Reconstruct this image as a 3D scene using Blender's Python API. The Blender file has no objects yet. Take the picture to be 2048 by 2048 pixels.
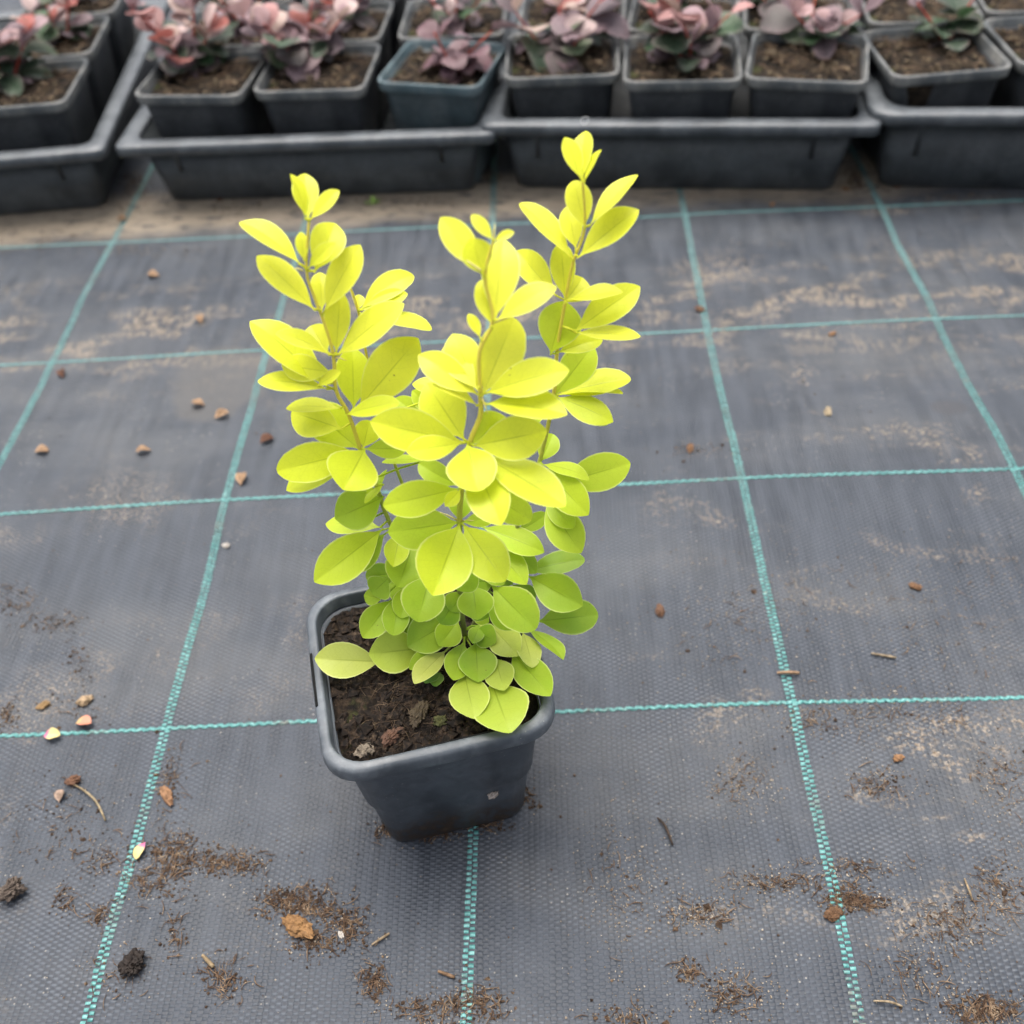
import bpy, math, random
import numpy as np
from mathutils import Vector, Matrix, Euler, noise

scene = bpy.context.scene
R = math.radians

# ------------------------------------------------------------------ camera
CAM_ROT = (0.7775047, 0.060122, 0.0016432)
CAM_LOC = Vector((0.04376, -0.284092, 0.4246786))
F_PX = 2104.994                       # focal length in photograph pixels (2048 wide)
cam_data = bpy.data.cameras.new('camera')
cam = bpy.data.objects.new('camera', cam_data)
scene.collection.objects.link(cam)
cam.location = CAM_LOC
cam.rotation_euler = CAM_ROT
cam_data.sensor_width = 36.0
cam_data.lens = F_PX / 2048 * 36.0
cam_data.clip_start = 0.01
cam_data.clip_end = 500
cam_data.dof.use_dof = True
cam_data.dof.focus_distance = 0.40
cam_data.dof.aperture_fstop = 9.0
scene.camera = cam

# ------------------------------------------------------------------ world and sun (bright overcast)
SUN_ELEV, SUN_AZ = R(76), R(-25)      # azimuth measured from +Y (behind the trays), negative = towards -X
world = bpy.data.worlds.new('World')
scene.world = world
world.use_nodes = True
wn = world.node_tree.nodes
bg = wn['Background']
sky = wn.new('ShaderNodeTexSky')
sky.sky_type = 'NISHITA'
sky.sun_disc = False
sky.sun_elevation = SUN_ELEV
sky.sun_rotation = SUN_AZ
sky.air_density = 1.0
sky.dust_density = 6.0
sky.ozone_density = 1.0
hs = wn.new('ShaderNodeHueSaturation')
hs.inputs['Saturation'].default_value = 0.42
world.node_tree.links.new(sky.outputs[0], hs.inputs['Color'])
world.node_tree.links.new(hs.outputs[0], bg.inputs['Color'])
bg.inputs['Strength'].default_value = 0.13
sun_data = bpy.data.lights.new('sun', 'SUN')
sun_data.energy = 1.5
sun_data.angle = R(50)
sun_data.color = (1.0, 0.96, 0.9)
sun = bpy.data.objects.new('sun', sun_data)
scene.collection.objects.link(sun)
sd = Vector((math.sin(SUN_AZ) * math.cos(SUN_ELEV), math.cos(SUN_AZ) * math.cos(SUN_ELEV), math.sin(SUN_ELEV)))
sun.rotation_euler = (-sd).to_track_quat('-Z', 'Y').to_euler()
scene.view_settings.view_transform = 'Standard'
scene.view_settings.look = 'None'
scene.view_settings.gamma = 1.0
scene.view_settings.use_curve_mapping = False
scene.view_settings.exposure = 1.15
scene.cycles.use_adaptive_sampling = True
scene.cycles.adaptive_threshold = 0.03
scene.cycles.max_bounces = 5
scene.cycles.diffuse_bounces = 3
scene.cycles.glossy_bounces = 2
scene.cycles.transmission_bounces = 4

# ------------------------------------------------------------------ measuring helpers (photo pixel -> place in the world)
CAM_M = Euler(CAM_ROT, 'XYZ').to_matrix()
def ray(px, py):
    return CAM_M @ Vector(((px - 1024) / F_PX, -(py - 1024) / F_PX, -1.0))
def at_z(px, py, z=0.0):
    d = ray(px, py); return CAM_LOC + d * ((z - CAM_LOC.z) / d.z)
def at_y(px, py, y):
    d = ray(px, py); return CAM_LOC + d * ((y - CAM_LOC.y) / d.y)
def at_depth(px, py, dep):
    return CAM_LOC + ray(px, py) * dep
def depth_of(p):
    return -(CAM_M.transposed() @ (p - CAM_LOC)).z
def to_px(p):
    c = CAM_M.transposed() @ (p - CAM_LOC)
    return 1024 + F_PX * c.x / -c.z, 1024 - F_PX * c.y / -c.z

# ------------------------------------------------------------------ object helpers
def tag(o, label=None, cat=None, group=None, kind=None):
    if label: o['label'] = label
    if cat: o['category'] = cat
    if group: o['group'] = group
    if kind: o['kind'] = kind
    return o
def link(o, parent=None):
    scene.collection.objects.link(o)
    if parent: o.parent = parent
    return o
def empty(name, loc, rz=0.0):
    o = bpy.data.objects.new(name, None)
    o.empty_display_size = 0.01
    link(o); o.location = loc; o.rotation_euler = (0, 0, rz)
    return o
def mesh(name, V, F, mat=None, smooth=True):
    me = bpy.data.meshes.new(name)
    me.from_pydata([tuple(v) for v in V], [], F)
    if mat: me.materials.append(mat)
    if smooth: me.shade_smooth()
    me.update()
    return me
def obj(name, V, F, mat=None, parent=None, loc=(0, 0, 0), smooth=True):
    o = bpy.data.objects.new(name, mesh(name, V, F, mat, smooth))
    link(o, parent); o.location = loc
    return o

# ------------------------------------------------------------------ node helpers
class NT:
    def __init__(self, name):
        self.mat = bpy.data.materials.new(name); self.mat.use_nodes = True
        self.t = self.mat.node_tree
        self.b = self.t.nodes['Principled BSDF']; self.out = self.t.nodes['Material Output']
        self._obj = None
    def n(self, typ, **kw):
        x = self.t.nodes.new('ShaderNode' + typ)
        for k, v in kw.items(): setattr(x, k, v)
        return x
    def l(self, a, b): self.t.links.new(a, b)
    def put(self, sock, v):
        if isinstance(v, bpy.types.NodeSocket): self.l(v, sock)
        else: sock.default_value = v
    def m(self, op, a, b=0.0, c=0.0, clamp=False):
        x = self.n('Math', operation=op, use_clamp=clamp)
        self.put(x.inputs[0], a); self.put(x.inputs[1], b); self.put(x.inputs[2], c)
        return x.outputs[0]
    def coord(self, which='Object'):
        return self.n('TexCoord').outputs[which]
    def sep(self, v):
        x = self.n('SeparateXYZ'); self.l(v, x.inputs[0]); return x.outputs
    def noise(self, vec, scale, detail=3, rough=0.55, stretch=None, dist=0.0):
        if stretch:
            mp = self.n('Mapping'); self.l(vec, mp.inputs[0]); mp.inputs['Scale'].default_value = stretch
            vec = mp.outputs[0]
        x = self.n('TexNoise'); self.l(vec, x.inputs['Vector'])
        x.inputs['Scale'].default_value = scale; x.inputs['Detail'].default_value = detail
        x.inputs['Roughness'].default_value = rough; x.inputs['Distortion'].default_value = dist
        return x.outputs['Fac']
    def voro(self, vec, scale, feature='F1'):
        x = self.n('TexVoronoi', feature=feature); self.l(vec, x.inputs['Vector']); x.inputs['Scale'].default_value = scale
        return x
    def step(self, v, lo, hi, a=0.0, b=1.0):
        x = self.n('MapRange', clamp=True, interpolation_type='SMOOTHSTEP')
        self.put(x.inputs['Value'], v)
        x.inputs['From Min'].default_value = lo; x.inputs['From Max'].default_value = hi
        x.inputs['To Min'].default_value = a; x.inputs['To Max'].default_value = b
        return x.outputs[0]
    def mix(self, fac, a, b, mode='MIX'):
        x = self.n('Mix', data_type='RGBA', blend_type=mode)
        self.put(x.inputs[0], fac)
        for s, v in ((x.inputs[6], a), (x.inputs[7], b)):
            if isinstance(v, bpy.types.NodeSocket): self.l(v, s)
            else: s.default_value = (*v, 1.0) if len(v) == 3 else v
        return x.outputs[2]
    def ramp(self, v, stops):
        x = self.n('ValToRGB'); self.put(x.inputs[0], v)
        e = x.color_ramp.elements
        while len(e) < len(stops): e.new(0.5)
        for el, (p, c) in zip(e, stops): el.position = p; el.color = (*c, 1)
        return x.outputs[0]
    def bump(self, h, strength, dist, normal=None):
        x = self.n('Bump'); self.l(h, x.inputs['Height'])
        x.inputs['Strength'].default_value = strength; x.inputs['Distance'].default_value = dist
        if normal: self.l(normal, x.inputs['Normal'])
        return x.outputs[0]
    def set(self, color=None, rough=None, normal=None, spec=None, sheen=None):
        if color is not None:
            if isinstance(color, bpy.types.NodeSocket): self.l(color, self.b.inputs['Base Color'])
            else: self.b.inputs['Base Color'].default_value = (*color, 1)
        if rough is not None: self.put(self.b.inputs['Roughness'], rough)
        if normal is not None: self.l(normal, self.b.inputs['Normal'])
        if spec is not None: self.b.inputs['Specular IOR Level'].default_value = spec
        return self.mat

# ------------------------------------------------------------------ materials
def mat_ground():
    k = NT('woven_ground_fabric')
    co = k.coord()
    x, y, z = k.sep(co)
    wob = k.noise(co, 9, 2); wob2 = k.noise(co, 14, 2, stretch=(1, .6, 1))
    xx = k.m('ADD', x, k.m('MULTIPLY', wob, .006)); yy = k.m('ADD', y, k.m('MULTIPLY', wob2, .005))
    a = k.m('SINE', k.m('MULTIPLY', xx, math.pi / .0024)); b = k.m('SINE', k.m('MULTIPLY', yy, math.pi / .00125))
    h = k.m('MULTIPLY', a, b)
    rib = k.m('POWER', k.m('ABSOLUTE', a), .6)
    weft = k.m('ABSOLUTE', b)
    amp = k.step(k.noise(co, 16, 3, stretch=(1, 1.6, 1)), .35, .68)          # patches where the weave stands out more
    hole = k.m('MULTIPLY', k.step(rib, .62, .0), k.step(weft, .5, .05))       # open pinholes between tapes
    height = k.m('ADD', k.m('MULTIPLY', h, .55), k.m('ADD', k.m('MULTIPLY', rib, .7), k.m('MULTIPLY', weft, .35)))
    tape = k.noise(co, 130, 3, stretch=(1, .12, 1))                           # tape to tape differences
    base = k.mix(k.step(tape, .3, .72), (.022, .028, .038), (.050, .058, .072))
    base = k.mix(k.m('MULTIPLY', k.step(h, -.2, .9), k.m('MULTIPLY', amp, .65)), base, (.105, .116, .133))
    base = k.mix(k.m('MULTIPLY', k.step(h, .1, -.9), k.m('ADD', .22, k.m('MULTIPLY', amp, .5))), base, (.010, .012, .018))
    base = k.mix(k.m('MULTIPLY', hole, .95), base, (.003, .003, .004))
    # old dust film and damp tint, wide soft patches
    film = k.step(k.noise(co, 5.5, 4, .6, stretch=(1, 2.2, 1)), .42, .72)
    base = k.mix(k.m('MULTIPLY', film, .26), base, (.15, .147, .14))
    # tan sand lying in the weave: patches (own outlines) times fine grit
    grit = k.step(k.noise(co, 900, 2, .6), .50, .66)
    gritf = k.step(k.noise(co, 420, 3, .6), .47, .64)
    p1 = k.step(k.noise(co, 13, 4, .62, stretch=(1, 1.9, 1), dist=.4), .545, .70)
    right = k.step(x, .03, .22, .15, 1.0)
    band_far = k.m('MULTIPLY', k.step(k.m('ABSOLUTE', k.m('SUBTRACT', y, k.m('ADD', .47, k.m('MULTIPLY', wob, .05)))), .045, .006), .95)
    band_mid = k.m('MULTIPLY', k.step(k.m('ABSOLUTE', k.m('SUBTRACT', y, .325)), .10, .01), k.step(k.noise(co, 15, 4, .6, stretch=(1, 2.6, 1)), .46, .62))
    left = k.step(k.noise(co, 11, 4, .6), .54, .68)
    m1 = k.m('MULTIPLY', p1, k.m('MULTIPLY', right, gritf))
    m2 = k.m('MULTIPLY', band_far, k.step(k.noise(co, 60, 4, .65, stretch=(1, 2.5, 1)), .30, .52))
    m3 = k.m('MULTIPLY', band_mid, k.step(k.noise(co, 240, 3, .6, stretch=(1, .5, 1)), .36, .62, .0, .65))
    m4 = k.m('MULTIPLY', k.m('MULTIPLY', left, grit), k.step(x, .02, -.12, 0, .8))
    sand = k.ramp(k.noise(co, 700, 2), [(.3, (.11, .078, .052)), (.55, (.25, .2, .145)), (.75, (.38, .33, .26))])
    base = k.mix(k.m('MAXIMUM', k.m('MAXIMUM', m1, m2), k.m('MAXIMUM', m3, m4)), base, sand)
    base = k.mix(k.m('MULTIPLY', m2, .7), base, (.40, .33, .245))  # sand band beside the trays painted lighter to offset their shade
    # scattered sparkling grains
    vo = k.voro(co, 330)
    fleck = k.m('MULTIPLY', k.step(vo.outputs['Distance'], .17, .09), k.step(k.noise(co, 30, 3), .5, .62))
    base = k.mix(k.m('MULTIPLY', fleck, .6), base, (.33, .3, .25))
    # one brown-grey wet stain with a soft edge, and a smaller smear
    def blot(cx, cy, rx, ry):
        dx = k.m('DIVIDE', k.m('SUBTRACT', x, cx), rx); dy = k.m('DIVIDE', k.m('SUBTRACT', y, cy), ry)
        d = k.m('ADD', k.m('SQRT', k.m('ADD', k.m('MULTIPLY', dx, dx), k.m('MULTIPLY', dy, dy))), k.m('MULTIPLY', k.m('SUBTRACT', k.noise(co, 40, 2), .5), .8))
        return k.step(d, 1.1, .8)
    s = at_z(440, 760)
    base = k.mix(k.m('MULTIPLY', blot(s.x, s.y, .034, .042), .6), base, (.085, .08, .075))
    s = at_z(1895, 815)
    base = k.mix(k.m('MULTIPLY', blot(s.x, s.y, .012, .007), .7), base, (.05, .05, .055))
    nrm = k.bump(height, .7, .00034)
    nrm = k.bump(k.noise(co, 600, 2), .15, .0004, nrm)
    return k.set(base, k.step(tape, .3, .7, .46, .6), nrm, .33)

def mat_thread():
    k = NT('teal_marking_thread')
    co = k.coord()
    c = k.ramp(k.noise(co, 500, 2, stretch=(1, 1, 1)), [(.3, (.028, .135, .128)), (.5, (.062, .225, .212)), (.72, (.16, .35, .335))])
    dirt = k.step(k.noise(co, 26, 4, .65), .47, .68)
    c = k.mix(k.m('MULTIPLY', dirt, k.step(k.noise(co, 420, 2), .38, .6, .15, .85)), c, (.105, .09, .075))
    x, y, z = k.sep(co)
    c = k.mix(k.step(y, .1, .42, 0, .5), c, (.09, .16, .165))          # older, dustier stretch walked on beside the trays
    return k.set(c, .42, k.bump(k.noise(co, 900, 1), .3, .0003), .5)

def mat_plastic(name, col, dusty, dirt_z=None, dust_col=(.33, .34, .34), rough=.45):
    k = NT(name)
    co = k.coord(); x, y, z = k.sep(co)
    g = k.n('NewGeometry')
    n1 = k.noise(co, 38, 5, .65); n2 = k.noise(co, 260, 3, .6); n3 = k.noise(co, 42, 5, .68, stretch=(1, 1, .55))
    c = k.mix(k.step(n1, .35, .7), col, tuple(v * 1.7 + .006 for v in col))
    c = k.mix(k.m('MULTIPLY', k.m('MULTIPLY', k.step(n3, .40, .66), k.step(n2, .3, .7, .35, 1)), dusty), c, dust_col)
    vo = k.voro(co, 420)
    fl = k.m('MULTIPLY', k.step(vo.outputs['Distance'], .16, .08), k.step(k.noise(co, 60, 2), .52, .66))
    c = k.mix(k.m('MULTIPLY', fl, .45), c, (.42, .39, .35))
    if dirt_z:
        zz = k.m('ADD', z, k.m('MULTIPLY', k.m('SUBTRACT', k.noise(co, 45, 4, .6), .5), .05))
        d = k.m('MULTIPLY', k.step(zz, dirt_z, dirt_z * .3), k.step(n2, .33, .6, .35, 1))
        c = k.mix(d, c, k.ramp(n2, [(.35, (.012, .009, .007)), (.6, (.045, .028, .018)), (.8, (.12, .085, .055))]))
    nrm = k.bump(n2, .12, .0006)
    nrm = k.bump(n1, .2, .0016, nrm)
    return k.set(c, k.step(n1, .3, .7, rough - .06, rough + .14), nrm, .5)

def mat_soil(name, stops, scale=1.0):
    k = NT(name); co = k.coord()
    n = k.noise(co, 170 * scale, 5, .7); n2 = k.noise(co, 520 * scale, 3, .7)
    v = k.voro(co, 300 * scale)
    f = k.m('ADD', k.m('MULTIPLY', n, .6), k.m('ADD', k.m('MULTIPLY', n2, .3), k.m('MULTIPLY', v.outputs['Distance'], .14)))
    c = k.ramp(f, stops)
    moss = k.m('MULTIPLY', k.step(k.noise(co, 48 * scale, 3, .6), .6, .72), .5)
    c = k.mix(moss, c, (.075, .085, .022))
    return k.set(c, .9, k.bump(f, .9, .004), .2)

def mat_noisy(name, stops, scale, rough=.8, bump=.4, dist=.001):
    k = NT(name); co = k.coord()
    n = k.noise(co, scale, 4, .65)
    return k.set(k.ramp(n, stops), rough, k.bump(n, bump, dist), .3)

def mat_world_noise(name, stops, scale, rough=.85):
    """colour varies from piece to piece inside one joined mesh"""
    k = NT(name); co = k.coord()
    n = k.noise(co, scale, 3, .7)
    return k.set(k.ramp(n, stops), rough, None, .25)

def mat_leaf(name, transl, rough, vein=.35, margin=.5, mottled=False, margin_col=(.9, .92, .4), spec=.35, specks=False):
    k = NT(name)
    uv = k.coord('UV'); co = k.coord('Object'); oi = k.n('ObjectInfo')
    u, v, _ = k.sep(uv)
    av = k.m('ABSOLUTE', k.m('SUBTRACT', k.m('MULTIPLY', v, 2.0), 1.0))
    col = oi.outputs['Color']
    # leaf to leaf and within-leaf colour drift
    rnd = k.n('VectorMath', operation='ADD'); k.l(co, rnd.inputs[0]); k.l(oi.outputs['Random'], rnd.inputs[1])
    drift = k.noise(rnd.outputs[0], 90, 3, .5)
    c = k.mix(k.step(drift, .35, .7, 0, .22), col, tuple(x for x in (.55, .62, .05)) if not mottled else (.06, .1, .05))
    mid = k.m('MULTIPLY', k.step(k.m('SUBTRACT', av, k.m('MULTIPLY', k.m('SUBTRACT', 1.0, u), .03)), .028, .004), k.step(u, .93, .6))
    sidef = k.m('ABSOLUTE', k.m('SUBTRACT', k.m('FRACT', k.m('ADD', k.m('SUBTRACT', k.m('MULTIPLY', u, 6.0), k.m('MULTIPLY', av, 1.25)), k.m('MULTIPLY', k.noise(rnd.outputs[0], 160, 2), .7))), .5))
    side = k.m('MULTIPLY', k.step(sidef, .47, .5), k.step(av, .9, .3, 0, .5))
    net = k.m('MULTIPLY', k.step(k.voro(rnd.outputs[0], 520, 'DISTANCE_TO_EDGE').outputs['Distance'], .05, .0), .25)
    vv = k.m('MULTIPLY', k.m('MAXIMUM', k.m('MAXIMUM', mid, side), net), vein, clamp=True)
    dk = k.n('Mix', data_type='RGBA', blend_type='MULTIPLY'); dk.inputs[0].default_value = 1
    k.l(c, dk.inputs[6]); dk.inputs[7].default_value = (.55, .6, .3, 1)
    c = k.mix(vv, c, dk.outputs[2])
    if specks:                              # small brown blemishes on some leaves
        sp = k.voro(rnd.outputs[0], 330)
        ms = k.m('MULTIPLY', k.step(sp.outputs['Distance'], .13, .06), k.step(k.noise(rnd.outputs[0], 70, 2), .62, .7))
        c = k.mix(k.m('MULTIPLY', ms, .75), c, (.12, .08, .02))
    if mottled:
        mo = k.step(k.noise(rnd.outputs[0], 60, 3, .7), .50, .62)
        c = k.mix(k.m('MULTIPLY', mo, k.m('MULTIPLY', k.step(av, .2, .9, .1, .8), .55)), c, (.42, .29, .3))
    c = k.mix(k.m('MULTIPLY', k.step(av, .90, .99), margin), c, margin_col)
    k.set(c, rough, k.bump(k.noise(rnd.outputs[0], 380, 2), .12, .0006), spec)
    tr = k.n('BsdfTranslucent'); k.l(c, tr.inputs['Color'])
    mx = k.n('MixShader'); mx.inputs[0].default_value = transl
    k.l(k.b.outputs[0], mx.inputs[1]); k.l(tr.outputs[0], mx.inputs[2]); k.l(mx.outputs[0], k.out.inputs['Surface'])
    return k.mat

def mat_stem(name, stops, zlo, zhi):
    k = NT(name); co = k.coord(); x, y, z = k.sep(co)
    f = k.m('ADD', k.step(z, zlo, zhi), k.m('MULTIPLY', k.m('SUBTRACT', k.noise(co, 160, 3), .5), .35))
    return k.set(k.ramp(f, stops), .55, k.bump(k.noise(co, 700, 2), .3, .0005), .4)

def mat_object_color(name, rough=.7, bump=.5, scale=420, var=.8):
    k = NT(name); co = k.coord(); oi = k.n('ObjectInfo')
    n = k.noise(co, scale, 4, .65)
    c0 = k.mix(1.0, oi.outputs['Color'], (.6, .56, .52), 'MULTIPLY')
    dk = k.mix(1.0, oi.outputs['Color'], (.2, .17, .14), 'MULTIPLY')
    c = k.mix(k.step(n, .35, .65, 0, var), c0, dk)
    return k.set(c, rough, k.bump(n, bump, .0012), .3)

M = dict(
    ground=mat_ground(), thread=mat_thread(),
    pot=mat_plastic('weathered_charcoal_pot', (.034, .041, .050), .75, .032, (.10, .112, .128)),
    rim=mat_plastic('scuffed_pot_rim', (.046, .054, .063), .8, None, (.17, .185, .2)),
    slot=mat_noisy('black_slot', [(.3, (.002, .002, .002)), (.7, (.006, .006, .006))], 300, .95, .1),
    tray=mat_plastic('charcoal_tray', (.022, .026, .029), .1, None, rough=.5),
    trayrim=mat_plastic('worn_tray_rim', (.048, .055, .061), .45, None, (.18, .19, .2), rough=.42),
    bgpot=mat_plastic('charcoal_tray_pot', (.013, .015, .018), .1, None, rough=.5),
    bgrim=mat_plastic('dusty_pot_rim', (.06, .066, .068), .8, None, (.27, .26, .235), rough=.5),
    bluepot=mat_plastic('bluegreen_tray_pot', (.024, .038, .044), .15, None, rough=.5),
    bluerim=mat_plastic('bluegreen_pot_rim', (.05, .08, .09), .55, None, (.2, .23, .235), rough=.5),
    soil=mat_soil('dark_peat', [(.40, (.002, .0015, .001)), (.52, (.009, .006, .004)), (.62, (.028, .018, .011)), (.76, (.085, .06, .036))]),
    soil2=mat_soil('dry_tan_peat', [(.40, (.002, .0015, .001)), (.52, (.012, .008, .005)), (.63, (.045, .031, .017)), (.78, (.17, .13, .078))], .42),
    crumb=mat_world_noise('peat_crumbs', [(.3, (.010, .006, .004)), (.5, (.048, .028, .016)), (.62, (.12, .078, .046)), (.75, (.27, .2, .13))], 260),
    potcrumb=mat_world_noise('wet_peat_crumbs', [(.32, (.003, .002, .0015)), (.5, (.014, .009, .006)), (.63, (.04, .025, .015)), (.76, (.11, .08, .05))], 420),
    darkfibre=mat_world_noise('wet_root_fibres', [(.3, (.02, .012, .007)), (.5, (.06, .037, .022)), (.72, (.19, .14, .09))], 200),
    bgcrumb=mat_world_noise('tray_pot_crumbs', [(.3, (.012, .008, .005)), (.46, (.05, .035, .02)), (.6, (.14, .105, .065)), (.74, (.32, .26, .18))], 190),
    sandm=mat_world_noise('sand_grains', [(.3, (.08, .055, .036)), (.5, (.2, .155, .11)), (.72, (.42, .37, .3))], 330),
    fibre=mat_world_noise('dry_fibres', [(.3, (.04, .022, .013)), (.5, (.115, .07, .042)), (.72, (.3, .22, .145))], 200),
    thing=mat_object_color('dry_scraps'),
    leaf=mat_leaf('golden_leaf', .38, .42, vein=.6, specks=True),
    leafbg=mat_leaf('variegated_leaf', .25, .5, mottled=True, margin=.35, margin_col=(.5, .33, .34)),
    stem=mat_stem('young_stem', [(0, (.16, .18, .05)), (.3, (.36, .42, .06)), (.6, (.68, .58, .07)), (1, (.84, .70, .09))], .09, .26),
    redstem=mat_noisy('red_stem', [(.3, (.2, .03, .02)), (.6, (.42, .08, .05)), (.8, (.5, .2, .08))], 120, .5, .2),
    thorn=mat_noisy('pale_thorn', [(.3, (.5, .42, .1)), (.7, (.75, .68, .3))], 200, .5, .1),
    hair=mat_noisy('grey_hair', [(.3, (.4, .4, .4)), (.7, (.6, .6, .6))], 200, .4, .1),
)

# ------------------------------------------------------------------ ground: one sheet of woven fabric to the horizon
POT_C = Vector((-.012, -.030, 0)); POT_RZ = R(13)
def ground_h(x, y):
    v = Vector((x * 3.0, y * 14.0, 3.1))
    h = noise.noise(v) * .0034 + noise.noise(Vector((x * 8, y * 32, 7.7))) * .0011
    d = math.hypot(x - POT_C.x, y - POT_C.y)
    f = min(1, max(0, (d - .045) / .05)) * min(1, max(0, (.46 - y) / .06)) * min(1, max(0, (2.0 - math.hypot(x, y)) / .8))
    return h * f
def axis(lo, hi, n, far):
    a = [lo + (hi - lo) * i / n for i in range(n + 1)]
    ext = [.05, .15, .4, 1, 3, 10, 30, 90, 200]
    return [lo - e * far for e in reversed(ext)] + a + [hi + e * far for e in ext]
XS = axis(-.62, .62, 150, 1); YS = axis(-.35, 1.05, 260, 1)
V = [(x, y, ground_h(x, y)) for y in YS for x in XS]; nx = len(XS)
F = [(j * nx + i, j * nx + i + 1, (j + 1) * nx + i + 1, (j + 1) * nx + i) for j in range(len(YS) - 1) for i in range(nx - 1)]
ground = tag(obj('ground_fabric', V, F, M['ground']), kind='structure')

# teal marker threads woven into the fabric, traced where they run
def polyline(px, lo, hi, ax):
    P = [at_z(a, b) for a, b in px]
    P.sort(key=lambda p: p[ax])
    X = [p[ax] for p in P]; Y = [p[1 - ax] for p in P]
    s0 = (Y[-1] - Y[0]) / (X[-1] - X[0])
    def f(t):
        if t < X[0]: return Y[0] + s0 * (t - X[0])
        if t > X[-1]: return Y[-1] + s0 * (t - X[-1])
        return float(np.interp(t, X, Y))
    ts = np.arange(lo, hi, .01); ys = np.array([f(t) for t in ts])
    ker = np.ones(9) / 9; sm = np.convolve(np.pad(ys, 4, mode='edge'), ker, 'valid')
    return lambda t: float(np.interp(t, ts, sm))
VL = [[(225, 490), (211, 507), (150, 632), (105.6, 726), (0, 932)],
      [(575, 575), (534, 700), (450, 1002), (428, 1100), (331, 1456), (308, 1540), (172, 2048)],
      [(985, 448), (946, 1700), (934, 1995)],
      [(1369, 425), (1414, 658), (1480, 945), (1583, 1408), (1660, 1750), (1717, 2046)],
      [(1762, 414), (1871, 638), (1998, 885), (2028, 937)]]
HL = [[(0, 1473), (331, 1456), (590, 1443), (1120, 1424), (1583, 1408), (2045, 1396)],
      [(0, 1029), (450, 1002), (678, 989), (1251, 970), (1482, 959), (2040, 939)],
      [(0, 733), (106, 726), (534, 700), (1314, 666), (1414, 658), (1871, 638), (2048, 631)],
      [(310, 482), (497, 473), (820, 457), (1286, 437), (1369, 429), (1762, 414), (2048, 402)]]
vf = [polyline(p, -.45, .8, 1) for p in VL]
hf = [polyline(p, -.75, .75, 0) for p in HL]
vf = [lambda t, d=d: vf0(t) + d for vf0, d in ((vf[0], -.15),)] + vf + [lambda t, g=vf[-1]: g(t) + .15]
rng = random.Random(5)
def warp_line(f):
    V, F = [], []
    for col, off in ((0, -.00122), (1, .00122)):
        t = -.42 + col * .00125
        while t < .62:
            x, y = f(t) + off, t
            z = ground_h(x, y)
            hw, hl, hh = .00112 * rng.uniform(.8, 1.05), .00082 * rng.uniform(.7, 1.1), .00075 * rng.uniform(.6, 1.1); x += rng.uniform(-.00012, .00012)
            b = len(V)
            for dy, dz in ((-1, .0001), (-.5, .8), (.5, .8), (1, .0001)):
                for dx, ez in ((-1, .45), (0, 1), (1, .45)):
                    V.append((x + dx * hw, y + dy * hl, z + .0002 + hh * (dz * ez if dz > .01 else 0)))
            for j in range(3):
                for i in range(2):
                    F.append((b + j * 3 + i, b + j * 3 + i + 1, b + j * 3 + i + 4, b + j * 3 + i + 3))
            t += .0025
    obj('marking_thread', V, F, M['thread'], ground)
def weft_line(f):
    V, F = [], []
    n = int(1.4 / .0006); 
    for i in range(n):
        x = -.7 + i * .0006
        ph = x / .0048 * 2 * math.pi
        y = f(x) + .00038 * math.sin(ph); z = ground_h(x, y)
        lift = .00055 + .00030 * math.sin(ph * 2)
        hw = .00095 + .00015 * math.sin(ph * 2 + 1)
        for dy, e in ((-1, 0), (-.5, .8), (.5, .8), (1, 0)):
            V.append((x, y + dy * hw, z + .0003 + lift * e))
        if i:
            b = (i - 1) * 4
            for j in range(3): F.append((b + j, b + 4 + j, b + 5 + j, b + 1 + j))
    obj('marking_thread', V, F, M['thread'], ground)
for f in vf: warp_line(f)
for f in hf: weft_line(f)

# ------------------------------------------------------------------ square pots
def rsq(half, r, z, n=6, ox=0.0, oy=0.0, bow=0.0):
    P = []
    for q, (sx, sy) in enumerate(((1, 1), (-1, 1), (-1, -1), (1, -1))):
        for i in range(n + 1):
            a = q * math.pi / 2 + i / n * math.pi / 2
            P.append((sx * (half - r) + r * math.cos(a) + ox, sy * (half - r) + r * math.sin(a) + oy, z))
        # a mid-side point keeps the flats straight (or slightly bowed)
        a = (q + 1) * math.pi / 2
        P.append(((half + bow) * math.cos(a), (half + bow) * math.sin(a), z))
    return P
def loft(loops, cap_first=False, cap_last=False):
    V, F = [], []
    n = len(loops[0])
    for L in loops: V += L
    for j in range(len(loops) - 1):
        for i in range(n):
            F.append((j * n + i, j * n + (i + 1) % n, (j + 1) * n + (i + 1) % n, (j + 1) * n + i))
    if cap_first: F.append(tuple(reversed(range(n))))
    if cap_last: F.append(tuple((len(loops) - 1) * n + i for i in range(n)))
    return V, F
def soil_mesh(half, r, z, amp, seed, rings=26, n=14, freq=70):
    loops = []
    for k in range(rings + 1):
        s = max(.02, 1 - k / rings)
        loops.append([(x, y, z + amp * (noise.fractal(Vector((x * freq, y * freq, seed)), .9, 2.2, 4)) - .0016 * (s > .97)) for x, y, _ in rsq(half * s, r * s, 0, n)])
    return loft(loops, False, True)
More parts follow.
